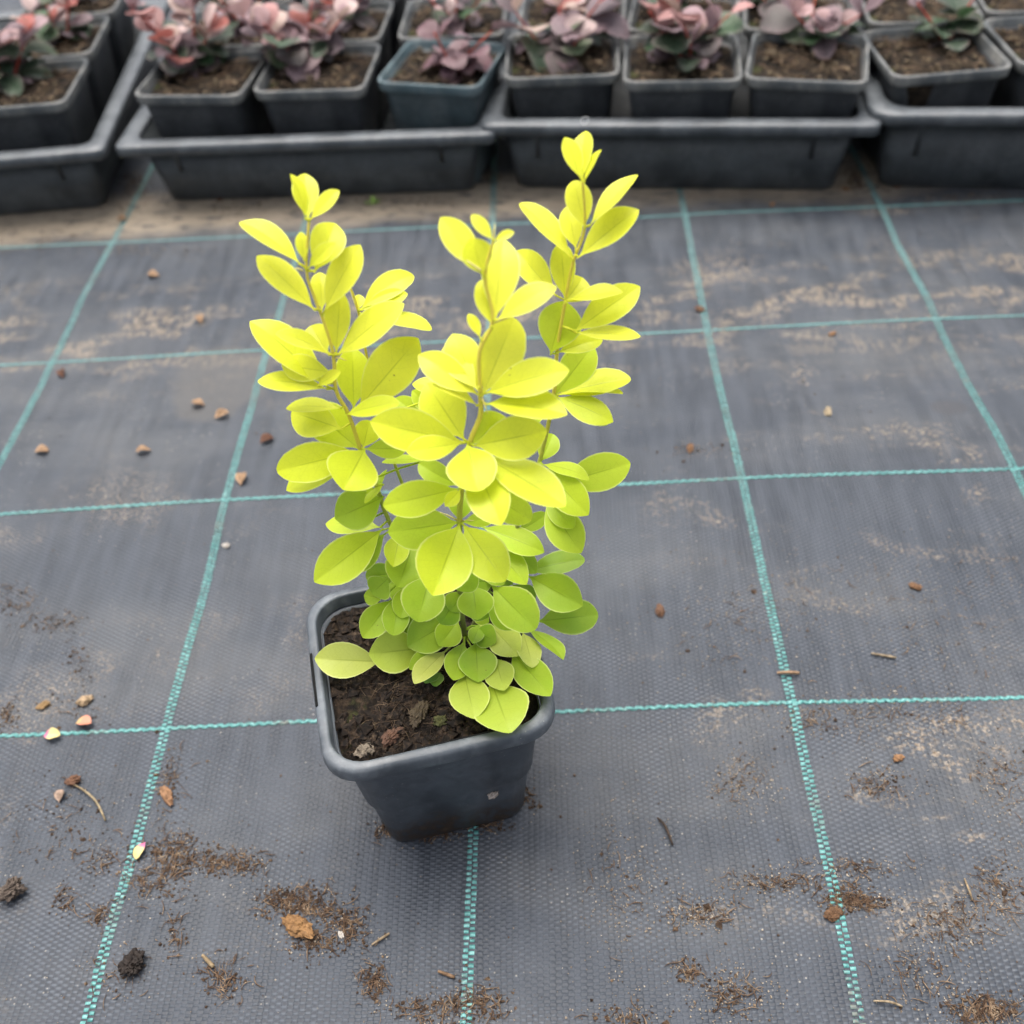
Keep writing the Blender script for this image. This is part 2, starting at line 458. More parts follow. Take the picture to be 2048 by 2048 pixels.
# profile of the 9 cm pot: (half side, corner radius, height, side bow)
WALL = [(.0290, .009, .0006, 0), (.0300, .0095, 0.0, 0), (.0312, .0100, .0015, 0), (.0346, .0112, .0360, .0004), (.0351, .0113, .0372, .0004), (.0360, .0115, .0385, .0005),
        (.0395, .0125, .0760, .0006), (.0401, .0126, .0795, .0004), (.0396, .0125, .0802, 0), (.0388, .0122, .0760, 0), (.0345, .011, .0360, 0), (.0300, .009, .0030, 0)]
RIM = [(.0403, .0126, .0796, .0003), (.0440, .0141, .0789, .0004), (.0449, .0146, .0791, .0005), (.0453, .0148, .0800, .0005), (.0452, .0148, .0846, .0005),
       (.0448, .0146, .0858, .0004), (.0440, .0143, .0864, .0003), (.0420, .0136, .0867, .0002), (.0413, .0133, .0866, .0001), (.0410, .0131, .0859, 0), (.0402, .0127, .0806, 0)]
pot = tag(empty('plant_pot', POT_C, POT_RZ), 'grey-black square plastic pot with rounded rim holding the golden shrub', 'pot')
Vw, Fw = loft([rsq(a, r, z, 7, bow=b) for a, r, z, b in WALL], False, True)
obj('wall', Vw, Fw, M['pot'], pot)
rim = obj('rim', *loft([rsq(a, r, z, 7, bow=b) for a, r, z, b in RIM]), M['rim'], pot)
def strip(name, pts, w, h, mat, parent):
    """thin raised bar along a straight run in local coordinates"""
    (x0, y0, z0), (x1, y1, z1) = pts
    d = Vector((x1 - x0, y1 - y0, 0)).normalized(); s = Vector((-d.y, d.x, 0)) * w / 2
    V = []
    for p in (Vector((x0, y0, z0)), Vector((x1, y1, z1))):
        for a, b in ((-1, 0), (-1, 1), (1, 1), (1, 0)): V.append(p + s * a + Vector((0, 0, h * b)))
    return obj(name, V, [(0, 1, 5, 4), (1, 2, 6, 5), (2, 3, 7, 6), (0, 3, 2, 1), (4, 5, 6, 7)], mat, parent, smooth=False)
strip('label_slot', [(-.010, -.0412, .0838), (.020, -.0412, .0838)], .0016, .0024, M['slot'], rim)
strip('label_slot', [(-.0446, -.012, .0858), (-.0446, .014, .0858)], .0010, .0009, M['slot'], rim)
soil = obj('soil', *soil_mesh(.0396, .0122, .0795, .0042, 2.3), M['soil'], pot)

# crumb and fibre builders (joined "stuff")
def crumb(V, F, p, s, rg, flat=.7):
    b = len(V)
    q = Euler((rg.uniform(0, 6.3), rg.uniform(0, 6.3), rg.uniform(0, 6.3))).to_matrix()
    for v in ((1, 0, 0), (-1, 0, 0), (0, 1, 0), (0, -1, 0), (0, 0, 1), (0, 0, -1)):
        w = q @ Vector(v) * s * rg.uniform(.55, 1.3); w.z *= flat
        V.append(p + w)
    for f in ((0, 2, 4), (2, 1, 4), (1, 3, 4), (3, 0, 4), (2, 0, 5), (1, 2, 5), (3, 1, 5), (0, 3, 5)): F.append(tuple(b + i for i in f))
def fibre(V, F, p, L, rad, rg, lift=.3, ang=None):
    a = rg.uniform(0, 6.3) if ang is None else ang
    d = Vector((math.cos(a), math.sin(a), 0)); s = Vector((-d.y, d.x, 0)); cur = rg.uniform(-.5, .5); up = rg.uniform(.1, lift)
    b = len(V); n = 4
    for i in range(n + 1):
        t = i / n - .5
        c = p + d * L * t + s * L * cur * (t * t * 2) + Vector((0, 0, L * up * (.25 - t * t) + rad))
        for j in range(3):
            an = j * 2.0944
            V.append(c + (s * math.cos(an) + Vector((0, 0, 1)) * math.sin(an)) * rad * (1.1 - abs(t)))
        if i:
            o = b + (i - 1) * 3
            for j in range(3): F.append((o + j, o + (j + 1) % 3, o + 3 + (j + 1) % 3, o + 3 + j))
rg = random.Random(11)
def soil_z(x, y): return .0795 + .0042 * noise.fractal(Vector((x * 70, y * 70, 2.3)), .9, 2.2, 4)
V, F = [], []
for i in range(3200):
    x, y = rg.uniform(-.0375, .0375), rg.uniform(-.0375, .0375)
    if max(abs(x), abs(y)) > .035 and min(abs(x), abs(y)) > .031: continue
    crumb(V, F, Vector((x, y, soil_z(x, y) + .0002)), rg.choice((.0005, .0006, .0008, .0011, .0016, .0024, .0030)), rg, .8)
o = tag(obj('soil_crumbs', V, F, M['potcrumb'], pot, smooth=False), kind='stuff')
V, F = [], []
for i in range(300):
    x, y = rg.gauss(-.010, .016), rg.gauss(-.014, .013)
    if max(abs(x), abs(y)) > .034: continue
    fibre(V, F, Vector((x, y, soil_z(x, y) + .0004)), rg.uniform(.003, .011), rg.uniform(.00010, .00022), rg, .5)
o = tag(obj('root_fibres', V, F, M['darkfibre'], pot), kind='stuff')

# ------------------------------------------------------------------ leaves
PROFILE = [(0, .035), (.05, .05), (.11, .14), (.19, .38), (.29, .64), (.40, .85), (.51, .97), (.61, 1.0), (.71, .955), (.80, .83), (.88, .62), (.945, .36), (.983, .15), (1.0, .02)]
def leaf_geometry(L, W, arch, cup, wave, rg, curl=0.0, petiole=None, point=1.0, twist=0.0):
    """leaf along +X, width along Y, face +Z; optional petiole start in the same frame"""
    V, UV, F = [], [], []
    cols = (-1, -.95, -.55, -.12, 0, .12, .55, .95, 1)
    ph = rg.uniform(0, 6.3); asym = rg.uniform(-.06, .06)
    for t, w in PROFILE:
        if point < 1 and t > .8: w = max(w, math.sqrt(max(0, 1 - ((t - .66) / .345) ** 2)) * (1 - point) + w * point)
        for c in cols:
            hw = W * .5 * w * (1 + asym * (1 if c > 0 else -1))
            z = arch * L * 4 * t * (1 - t) + cup * W * abs(c) ** 1.4 * w + wave * W * w * abs(c) * math.sin(ph + t * 7 + (1.5 if c > 0 else 0)) - curl * L * max(0, t - .7) ** 2 * 6
            z += twist * hw * c * t - (.012 * W * w if c == 0 else 0)
            V.append(Vector((t * L, c * hw, z))); UV.append((t, .5 + .5 * c))
    nc = len(cols)
    for j in range(len(PROFILE) - 1):
        for i in range(nc - 1):
            F.append((j * nc + i, (j + 1) * nc + i, (j + 1) * nc + i + 1, j * nc + i + 1))
    if petiole is not None:
        b = len(V); pr = .0004
        for k, p in enumerate((petiole, petiole * .5 + Vector((0, 0, .0006)), Vector((L * .04, 0, 0)))):
            ax = Vector((1, 0, 0)) if petiole.length < 1e-5 else (-petiole).normalized()
            s1 = ax.orthogonal().normalized(); s2 = ax.cross(s1)
            for j in range(4):
                an = j * math.pi / 2
                V.append(p + (s1 * math.cos(an) + s2 * math.sin(an)) * pr); UV.append((.05, .62))
            if k:
                o = b + (k - 1) * 4
                for j in range(4): F.append((o + j, o + (j + 1) % 4, o + 4 + (j + 1) % 4, o + 4 + j))
    return V, UV, F
def leaf_mesh(name, V, UV, F, mat):
    me = mesh(name, V, F, mat)
    uvl = me.uv_layers.new(name='UVMap')
    for lp in me.loops: uvl.data[lp.index].uv = UV[lp.vertex_index]
    return me
def tube(pts, radii, n=8):
    V, F = [], []
    for k, p in enumerate(pts):
        d = (pts[min(k + 1, len(pts) - 1)] - pts[max(k - 1, 0)]).normalized()
        s1 = d.cross(Vector((0, 1, .2))).normalized(); s2 = d.cross(s1)
        for j in range(n):
            a = j / n * 2 * math.pi
            V.append(p + (s1 * math.cos(a) + s2 * math.sin(a)) * radii[k])
        if k:
            o = (k - 1) * n
            for j in range(n): F.append((o + j, o + (j + 1) % n, o + n + (j + 1) % n, o + n + j))
    F.append(tuple((len(pts) - 1) * n + j for j in range(n)))
    return V, F
def smooth_path(P, sub=4):
    out = []
    for i in range(len(P) - 1):
        p0, p1, p2, p3 = P[max(i - 1, 0)], P[i], P[i + 1], P[min(i + 2, len(P) - 1)]
        for k in range(sub):
            t = k / sub
            out.append(.5 * ((2 * p1) + (p2 - p0) * t + (2 * p0 - 5 * p1 + 4 * p2 - p3) * t * t + (3 * p1 - p0 - 3 * p2 + p3) * t ** 3))
    out.append(P[-1]); return out

# ------------------------------------------------------------------ the golden barberry
STEMS = {
 'M': ([(930, 1272, -.018), (920, 1190, -.020), (919, 1045, -.024), (924, 975, -.025), (940, 885, -.026), (960, 833, -.025), (961, 791, -.025), (959, 704, -.024), (986, 640, -.022), (970, 555, -.020), (987, 481, -.018)], .00125),
 'L': ([(922, 1270, -.014), (880, 1180, -.012), (820, 1110, -.010), (777, 1040, -.008), (754, 975, -.007), (722, 900, -.007), (697, 828, -.006), (672, 781, -.006), (667, 712, -.005), (649, 647, -.004), (629, 595, -.003), (613, 541, -.002), (618, 443, 0)], .0011),
 'S': ([(912, 1255, -.008), (850, 1080, .002), (790, 930, .008), (750, 800, .010), (717, 624, .012), (695, 565, .012)], .0009),
 'R': ([(940, 1266, -.012), (990, 1150, -.004), (1040, 1040, .004), (1079, 924, .008), (1107, 794, .010), (1114, 704, .011), (1131, 600, .012), (1146, 525, .012), (1169, 458, .012), (1165, 360, .012)], .0011),
}
shrub_base = at_y(930, 1265, -.018)
shrub = tag(empty('barberry_shrub', shrub_base), 'bright golden-yellow barberry shrub with lime lower leaves growing in the square pot', 'shrub')
stem_obj, stem_pts = {}, {}
for key, (P, r0) in STEMS.items():
    pts = smooth_path([at_y(*p) for p in P])
    n = len(pts)
    stem_pts[key] = [(p, to_px(p)) for p in pts]
    loc = [p - shrub_base for p in pts]
    stem_obj[key] = obj('stem', *tube(loc, [r0 * (.95 - .62 * i / n) for i in range(n)]), M['stem'], shrub)
    # the stem coordinate runs up from the base, so the material reads local height
M['stem'].node_tree  # (local z starts at the soil)
for nd in M['stem'].node_tree.nodes:
    if nd.type == 'MAP_RANGE': nd.inputs['From Min'].default_value = 0.0; nd.inputs['From Max'].default_value = .17

# one row per leaf: stem, base x, y, tip x, y, seen width, lean towards the viewer (fraction of length), optional colour shift (negative greens and darkens, partly painting in shade on shaded leaves)
CROPS = {'A': (450, 220), 'B': (820, 220), 'C': (480, 600), 'D': (800, 600), 'G': (700, 1000)}
CROP_S = 500 / 1932
LEAVES = {
'A': [('L',645,850,615,485,190,-.2),('L',622,850,522,490,80,.25),('L',655,850,875,615,112,.1),
  ('L',590,1200,118,848,155,0),('L',700,1555,248,1125,195,.05),('L',612,1170,588,940,98,.2),('L',690,1260,850,870,255,-.35),
  ('L',640,1225,845,1025,110,.3),('L',770,1565,1042,1040,220,.15),('L',750,1560,735,1245,145,-.25),
  ('S',1040,1545,1450,1260,180,-.15),('S',1045,1550,1412,1420,135,.05),('S',1035,1540,1035,1425,80,-.3),('S',1060,1600,1596,1678,108,.1),
  ('L',860,1900,1372,1490,225,.3),('L',860,1890,892,1400,190,.2),('L',870,1900,1272,1680,135,.1),('L',800,1880,660,1668,210,-.35)],
'C': [('L',690,685,88,145,262,.1),('L',700,430,278,250,112,.3),('L',720,560,318,500,200,-.2),('L',690,690,138,618,142,.1),('L',592,668,775,552,85,.4),
  ('L',880,850,868,365,255,.05,-.25),('L',905,850,1375,297,345,.15),('L',806,890,1222,790,130,.4),('L',790,840,358,822,115,-.2),
  ('L',800,1000,392,860,280,-.35),('L',930,1160,535,825,300,-.1,-.3),('L',920,1165,288,1320,285,.25),('L',900,1200,350,1462,205,.0),
  ('L',965,1150,800,1462,390,.7),('L',950,1150,1000,930,195,-.25),('L',960,1150,1290,1150,155,-.15,-.2),('L',1450,1240,1095,1245,70,.0,-.2),
  ('L',1050,1460,885,1460,95,-.1),('L',1115,1520,735,1690,305,.2,-.35),('L',1040,1690,1132,1310,50,.25,-.3),('L',1115,1420,962,1572,50,.3),
  ('L',1110,1765,576,2179,305,.35),('L',1100,1760,660,1725,160,-.25),('L',1130,1800,792,2075,245,.05,-.2),
  ('M',1850,740,1380,415,225,.0),('S',1700,700,1330,640,125,-.1),('M',1850,720,1640,258,265,-.1),('M',1840,700,1575,350,190,-.3),
  ('M',1840,820,1490,640,95,.25),('M',1740,1092,1440,640,335,.0),('M',1735,1100,1008,940,315,.2),('M',1725,1105,1288,1175,185,.45),
  ('M',1700,1440,1380,1265,170,-.1,-.3),('M',1702,1455,1108,1590,265,.2,-.3),('M',1705,1462,1588,1592,105,.5),('M',1700,1715,1143,1795,315,.3,-.25),
  ('S',1560,900,1330,700,150,-.1,-.35),('S',1500,960,1200,760,160,-.2,-.35)],
'B': [('M',640,1680,555,1310,175,-.1),('M',545,1765,455,1570,85,-.2),('M',560,1265,238,828,212,.0),('M',565,1285,475,990,225,.25),
  ('M',655,1640,720,985,275,-.1),('M',645,1010,478,808,100,.1),('M',650,1010,802,942,62,.2),('R',1130,1440,820,1080,205,-.1),
  ('M',660,1630,1125,1355,190,.15),('R',1325,540,1198,208,135,.1),('R',1335,545,1352,155,155,-.15),('R',1345,565,1470,300,52,.2),
  ('R',1355,920,1268,545,195,.1),('R',1380,905,1757,495,118,.0),('R',1290,1150,1763,757,205,.1),('R',1250,1150,856,712,155,.0),
  ('R',1285,1085,1218,740,168,-.05),('R',1200,1470,1168,1028,185,.15),('R',1190,1500,1335,1295,235,-.25),('R',1262,1720,1776,1358,235,.1),
  ('R',1200,1478,1640,1398,95,.2),('R',1085,1895,1195,1475,318,.25,-.45),('R',1270,1722,1782,1752,118,.2),('R',1130,1880,1490,1770,140,-.1)],
'D': [('M',635,745,880,138,335,.15),('M',650,725,1298,535,268,.35),('M',650,722,1000,742,55,.2,-.3),('M',650,805,1292,885,205,.4),
  ('M',550,1120,815,900,255,-.05,-.25),('M',560,1130,1135,1010,325,.2,-.1),('M',520,1110,605,1472,368,.65),('M',600,1190,1278,1585,275,.4),
  ('M',560,1210,780,1732,315,.55,-.1),('M',620,1460,1015,1700,235,.15,-.25),('R',900,1800,1142,1655,125,-.1,-.1),
  ('R',1190,745,1492,345,255,.0,-.35),('R',1200,738,1782,605,185,.15),('R',1200,742,1722,718,42,.3),('R',1210,748,1645,938,195,.35),
  ('R',1200,765,1610,955,165,.0,-.2),('R',1170,745,1008,710,115,-.2,-.3),('R',1160,785,890,965,180,-.05,-.4),('R',1085,1255,1180,1035,165,-.2,-.2),
  ('R',1200,1430,1782,1258,275,.0,-.15),('R',1090,1272,1458,1372,105,.4),('R',1085,1275,1450,1655,255,.4,-.1),('R',1110,1520,1345,1760,165,.5,.0),
  ('R',1120,1545,1398,1950,265,.3,-.1),('R',1080,1262,918,1300,95,-.1,-.3)],
'G': [('M',850,180,640,735,405,.5),('M',868,180,1192,622,305,.5),('R',1010,205,1502,395,195,.15,-.1),('R',1000,255,1367,648,205,.3),('R',1200,310,1442,565,155,.1,-.2),
  ('R',1350,555,1812,455,165,.1,-.2),('R',1372,585,1792,815,265,.35),('R',1440,940,1918,885,255,.1,-.25),('R',1250,650,1432,775,145,-.2,-.5),
  ('M',945,650,985,922,262,.55,-.15),('M',1090,655,1428,992,292,.5,-.05),('M',1050,765,1312,982,205,.25,-.2),('M',935,855,1072,945,105,.2),
  ('L',490,330,375,668,295,.4,-.2),('L',385,250,335,517,178,.7,.1),('L',400,560,120,590,175,.0,-.35),('M',625,560,525,935,315,.45,-.25),
  ('L',465,640,392,912,175,.4,-.15),('L',380,720,335,1042,195,.45,-.15),('L',330,760,100,1065,205,.3,-.05),('L',260,760,108,735,125,.0,-.1),
  ('L',600,1140,148,1190,305,.35,.1),('L',260,1250,-274,1225,252,.25,.25),('L',700,945,258,1040,185,.1,-.2),('M',830,905,445,1130,285,.3,-.25),
  ('L',660,1150,465,1300,130,.1,-.2),('M',842,925,690,1122,198,.55,.0),('M',1000,965,950,1102,115,.35,-.35),('M',1080,962,1295,1192,235,.55,.2),
  ('R',1335,1020,1412,1287,165,.35,.25),('R',1370,995,1652,1212,105,.05,-.2),('R',1240,1160,1548,1512,235,.35,.05),('M',745,1160,500,1402,155,.35,.3),
  ('M',880,1090,800,1392,195,.5,-.1),('M',970,1090,990,1397,275,.6,-.05),('M',1120,1215,1192,1472,215,.4,.15),('M',880,1330,960,1672,285,.5,.12),
  ('M',1090,1400,1230,1778,405,.45,.08),('M',990,505,820,690,210,.2,-.3),('M',1000,560,1195,645,90,.3,-.2),('M',845,905,690,880,145,.0,-.5),
  ('M',850,172,868,-70,190,-.2,-.35),('M',862,175,1125,128,115,-.1,-.3),('M',870,300,1040,480,190,.3,-.3),('M',840,330,650,600,230,.1,-.35),
  ('R',1150,860,1380,700,180,-.1,-.45),('L',560,760,300,640,200,-.1,-.35),('M',820,760,700,960,190,.1,-.4),('M',880,700,780,860,170,.2,-.4),('L',640,720,470,900,230,.15,-.3),('L',560,900,380,1000,220,.05,-.3),('M',930,760,1080,900,190,-.1,-.5),('M',800,1000,600,1080,190,-.1,-.45),('R',1120,500,1290,620,220,-.15,-.35),('R',1060,420,1240,420,190,-.2,-.3),('L',300,600,170,720,200,-.1,-.25),('M',960,1010,1120,1090,180,-.1,-.45),('M',780,440,930,560,220,-.15,-.35),('L',620,430,480,560,220,-.1,-.35),('L',420,860,240,930,190,0,-.25),('R',1180,760,1330,860,200,-.1,-.4),('M',900,640,1100,620,180,.05,-.4)],
}
rg = random.Random(21)
def nearest(key, px):
    return min(stem_pts[key], key=lambda s: (s[1][0] - px[0]) ** 2 + (s[1][1] - px[1]) ** 2)
def in_pot(p, h=.047):
    d = p - POT_C; c, s = math.cos(-POT_RZ), math.sin(-POT_RZ)
    return abs(c * d.x - s * d.y) < h and abs(s * d.x + c * d.y) < h
def lift(px, p, zmin):
    if p.z < zmin and in_pot(p, .056): return at_z(px[0], px[1], zmin)
    return p
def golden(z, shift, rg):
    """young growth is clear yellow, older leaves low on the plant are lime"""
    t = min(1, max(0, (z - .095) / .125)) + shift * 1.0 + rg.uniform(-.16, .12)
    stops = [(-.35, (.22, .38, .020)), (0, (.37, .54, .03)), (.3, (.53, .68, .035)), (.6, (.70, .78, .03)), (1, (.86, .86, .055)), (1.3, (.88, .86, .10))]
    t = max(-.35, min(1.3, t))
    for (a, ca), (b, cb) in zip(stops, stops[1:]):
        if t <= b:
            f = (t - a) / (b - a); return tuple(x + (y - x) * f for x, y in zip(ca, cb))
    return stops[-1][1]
UP = Vector((0, 0, 1))
for crop, rows in LEAVES.items():
    ox, oy = CROPS[crop]
    for row in rows:
        key, bx, by, tx, ty, w, lean = row[:7]; shift = row[7] if len(row) > 7 else 0.0
        bpx = (ox + bx * CROP_S, oy + by * CROP_S); tpx = (ox + tx * CROP_S, oy + ty * CROP_S)
        sp, spx = nearest(key, bpx)
        d0 = depth_of(sp)
        app = math.dist(bpx, tpx) * d0 / F_PX
        B = lift(bpx, at_depth(*bpx, d0 - .0012), .0885); T = lift(tpx, at_depth(*tpx, d0 - .0012 - lean * app), .0935)
        ax = T - B; L = ax.length; ax.normalize()
        mid = (B + T) / 2; view = (mid - CAM_LOC).normalized()
        s0 = view.cross(ax).normalized(); n0 = ax.cross(s0)
        if n0.dot(view) > 0: s0 = -s0; n0 = -n0
        wa = (1.11 if crop == 'G' else 1.08) * w * CROP_S * depth_of(mid) / F_PX
        W = max(wa, .44 * L)
        ang = math.acos(min(1, wa / W))
        best = None
        for sg in (1, -1):
            side = s0 * math.cos(ang) + n0 * math.sin(ang) * sg
            nn = ax.cross(side)
            if nn.dot(n0) < 0: nn = -nn; side = -side
            if best is None or nn.z > best[0].z: best = (nn, side)
        nn, side = best
        side = nn.cross(ax)
        fr = Matrix((ax, side, nn)).transposed()
        pet = fr.transposed() @ (sp - B)
        Vl, UVl, Fl = leaf_geometry(L, W, rg.uniform(.01, .07), rg.uniform(.02, .12), rg.uniform(.0, .035), rg, rg.uniform(0, .12), pet if pet.length > .0008 else None, rg.choice((1, 1, 1, 1, .75, .45)), rg.uniform(-.12, .12))
        me = leaf_mesh('leaf', [fr @ v for v in Vl], UVl, Fl, M['leaf'])
        o = bpy.data.objects.new('leaf', me); link(o, stem_obj[key]); o.location = B - shrub_base
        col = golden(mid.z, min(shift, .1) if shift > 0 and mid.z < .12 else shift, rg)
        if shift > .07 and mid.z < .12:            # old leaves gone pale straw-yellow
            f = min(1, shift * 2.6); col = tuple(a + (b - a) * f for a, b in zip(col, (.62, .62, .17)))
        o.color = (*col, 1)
# thin spines at the nodes and the tiny growing tips
def spine(key, p0, p1, crop):
    ox, oy = CROPS[crop]
    a = (ox + p0[0] * CROP_S, oy + p0[1] * CROP_S); b = (ox + p1[0] * CROP_S, oy + p1[1] * CROP_S)
    d = depth_of(nearest(key, a)[0])
    A, Bq = at_depth(*a, d), at_depth(*b, d - .002)
    obj('thorn', *tube([A - shrub_base, (A + Bq) / 2 - shrub_base + Vector((0, 0, .0004)), Bq - shrub_base], [.0004, .0003, .00005], 5), M['thorn'], stem_obj[key])
for s in (('M', (545, 1240), (372, 1132), 'B'), ('M', (655, 1640), (920, 1560), 'B'), ('R', (1320, 520), (1188, 352), 'B'), ('M', (648, 1010), (657, 868), 'B'),
          ('L', (600, 1240), (520, 1228), 'A'), ('S', (1030, 1560), (945, 1335), 'A'), ('L', (730, 445), (825, 470), 'C'), ('M', (1740, 1105), (1560, 1095), 'C'),
          ('M', (625, 740), (680, 880), 'D'), ('M', (860, 165), (960, 160), 'G'), ('M', (845, 165), (670, 85), 'G')):
    spine(*s)

# ------------------------------------------------------------------ trays
def rrect(hx, hy, r, z, n=5):
    P = []
    for q, (sx, sy) in enumerate(((1, 1), (-1, 1), (-1, -1), (1, -1))):
        for i in range(n + 1):
            a = q * math.pi / 2 + i / n * math.pi / 2
            P.append((sx * (hx - r) + r * math.cos(a), sy * (hy - r) + r * math.sin(a), z))
    return P
def make_tray(front_left, ang, width, depth, H, label, r=.006):
    """front_left: front corner of the rim (world x, y); ang: turn of the front edge"""
    hx, hy = width / 2, depth / 2
    c = Vector((front_left[0], front_left[1], 0)) + Matrix.Rotation(ang, 3, 'Z') @ Vector((hx, hy, 0))
    t = tag(empty('nursery_tray', c, ang), label, 'tray')
    w = .013                                   # flange
    tp = .009                                  # taper
    b = [rrect(hx - w - tp - .004, hy - w - tp - .004, .008, 0), rrect(hx - w - tp, hy - w - tp, .009, .003), rrect(hx - w, hy - w, .010, H - .003),
         rrect(hx - w - .0015, hy - w - .0015, .009, H - .004), rrect(hx - w - tp - .0015, hy - w - tp - .0015, .008, .004)]
    b.insert(0, rrect(hx - w - tp - .012, hy - w - tp - .012, .006, .0004))
    V, F = loft(b, True, True)
    obj('body', V, F, M['tray'], t)
    rr = [rrect(hx - w - .001, hy - w - .001, r + .004, H - .0028), rrect(hx - .001, hy - .001, r, H - .0032), rrect(hx - .0012, hy - .0012, r, H - .008), rrect(hx + .0002, hy + .0002, r + .001, H - .0082),
          rrect(hx, hy, r + .001, H - .0012), rrect(hx - .0012, hy - .0012, r, H), rrect(hx - w + .001, hy - w + .001, r + .004, H), rrect(hx - w - .0008, hy - w - .0008, r + .004, H - .0012)]
    V, F = loft(rr); obj('rim', V, F, M['trayrim'], t)
    for sx in (-.72, .70):                     # stiffening ribs pressed into the front wall
        x = hx * sx
        V = []
        for z, k in ((.030, 0), (H - .006, 1)):
            yy = -(hy - w - tp * (1 - z / H))
            for dx, dy in ((-.0022, .001), (-.0012, -.0022), (.0012, -.0022), (.0022, .001)): V.append((x + dx, yy + dy * (1 if k else .6), z))
        obj('rib', V, [(0, 1, 5, 4), (1, 2, 6, 5), (2, 3, 7, 6), (3, 2, 1, 0)], M['tray'], t)
    return t, c, ang
A2 = math.atan2(.4766 - .4898, .298); A3 = R(-7.2); A1 = R(4)
DEP = .325
tray1 = make_tray((-.2973 - .298 * math.cos(A1), .4874 - .298 * math.sin(A1)), A1, .298, DEP, .060, 'black nursery tray standing askew at the end of the tray row')
tray2 = make_tray((-.2901, .4898), A2, .298, DEP, .060, 'black nursery tray with scuffed rim that holds the blue-green pot')
tray3 = make_tray((-.0038, .4825), A3, .294, DEP, .0645, 'black nursery tray with its rim lapped over the tray of the blue-green pot')
tray4 = make_tray((.2795, .4520), A3, .298, DEP, .0700, 'black nursery tray holding the torn pot of mossy soil', .018)

# ------------------------------------------------------------------ pots standing in the trays
def make_bg_pot(name, wallm, rimm, seed):
    t = empty(name, (0, 0, 0))
    obj('wall', *loft([rsq(a, r * .7, z, 4, bow=b) for a, r, z, b in WALL], False, True), wallm, t)
    RB = [(.0408, .0088, .0790, 0), (.0428, .0095, .0786, 0), (.0434, .0098, .0792, 0), (.0438, .0098, .0856, 0), (.0435, .0096, .0862, 0), (.0421, .009, .0864, 0), (.0417, .0088, .0858, 0), (.0400, .0086, .0785, 0)]
    obj('rim', *loft([rsq(a, r, z, 4) for a, r, z, b in RB]), rimm, t)
    obj('soil', *soil_mesh(.0394, .0085, .0798, .0042, seed, 14, 6, 60), M['soil2'], t)
    V, F = [], []; g = random.Random(seed)
    for i in range(110):
        crumb(V, F, Vector((g.uniform(-.035, .035), g.uniform(-.035, .035), .0805 + g.uniform(0, .003))), g.uniform(.0006, .0030), g)
    tag(obj('soil_crumbs', V, F, M['bgcrumb'], t, smooth=False), kind='stuff')
    V, F = [], []
    for i in range(60):
        fibre(V, F, Vector((g.uniform(-.034, .034), g.uniform(-.034, .034), .0822)), g.uniform(.006, .02), g.uniform(.0002, .0005), g, .5)
    tag(obj('root_fibres', V, F, M['fibre'], t), kind='stuff')
    return t
def copy_tree(o, parent=None):
    c = o.copy(); scene.collection.objects.link(c)
    if parent: c.parent = parent
    for ch in o.children: copy_tree(ch, c)
    return c
protos = [make_bg_pot('tray_pot', M['bgpot'], M['bgrim'], 3.7), make_bg_pot('tray_pot', M['bgpot'], M['bgrim'], 8.1)]
blue = make_bg_pot('tray_pot', M['bluepot'], M['bluerim'], 5.2); blue.scale = (.95, .95, 1)
used = [False, False]; count = 0
ZR = .0900
def place_pot(loc, rz, label, group=None, special=None, tilt=(0, 0)):
    global count
    if special: o = special
    else:
        k = count % 2; count += 1
        if used[k]: o = copy_tree(protos[k])
        else: o = protos[k]; used[k] = True
    o.location = (loc[0], loc[1], .0034); o.rotation_euler = (tilt[0], tilt[1], rz)
    tag(o, label, 'pot', group)
    return o
def pot_from_front(pl, pr, extra=0.0):
    """front rim corners in the photo -> pot centre and turn"""
    a, b = at_z(*pl, ZR), at_z(*pr, ZR)
    d = (b - a); rz = math.atan2(d.y, d.x); d.normalize(); nrm = Vector((-d.y, d.x, 0))
    return (a + b) / 2 + nrm * .044, rz
POTS = [  # tray, front rim corners (photo), label
 ('t1', None, (-.369, .5495, R(3)), 'charcoal square pot of dry soil in the askew tray', None),
 ('t2', (252, 192), (488, 191), 'charcoal square pot in the empty-cornered end of the blue-green pot\'s tray', None),
 ('t2', (500, 184), (728, 178), 'charcoal square pot standing next to the blue-green pot', None),
 ('t2', (737, 174), (972, 188), 'blue-green square pot with bare soil and a small purple plant', 'blue'),
 ('t3', (1008, 158), (1240, 148), 'charcoal square pot beside the blue-green pot but in the next tray', None),
 ('t3', (1250, 164), (1482, 160), 'charcoal square pot in the middle of its tray, pink barberry inside', None),
 ('t3', (1492, 156), (1732, 166), 'charcoal square pot filled to the rim with mossy fibrous soil', None),
 ('t4', (1786, 156), (2036, 134), 'black square pot with a torn corner spilling brown soil', None),
 ('t4', (2046, 130), (2290, 112), 'black square pot next to the torn-cornered pot', None),
]
placed = []
SHORT = ['the dry-soil pot of the askew tray', 'the pot at the empty-cornered tray end', 'the pale pink barberry pot', 'the blue-green pot', 'the green and mauve barberry pot',
         'the salmon pink barberry pot', 'the mossy fibrous pot', 'the torn-cornered pot', 'the neighbour of the torn-cornered pot']
for (tr, pl, pr, label, sp), short in zip(POTS, SHORT):
    c, rz = pot_from_front(pl, pr) if pl else (Vector((pr[0], pr[1], 0)), pr[2])
    if sp: c = c + Vector((-.002, .008, 0))
    place_pot(c, rz, label, None, blue if sp else None)
    placed.append((tr, c, rz, short))
rg = random.Random(3)
back = []
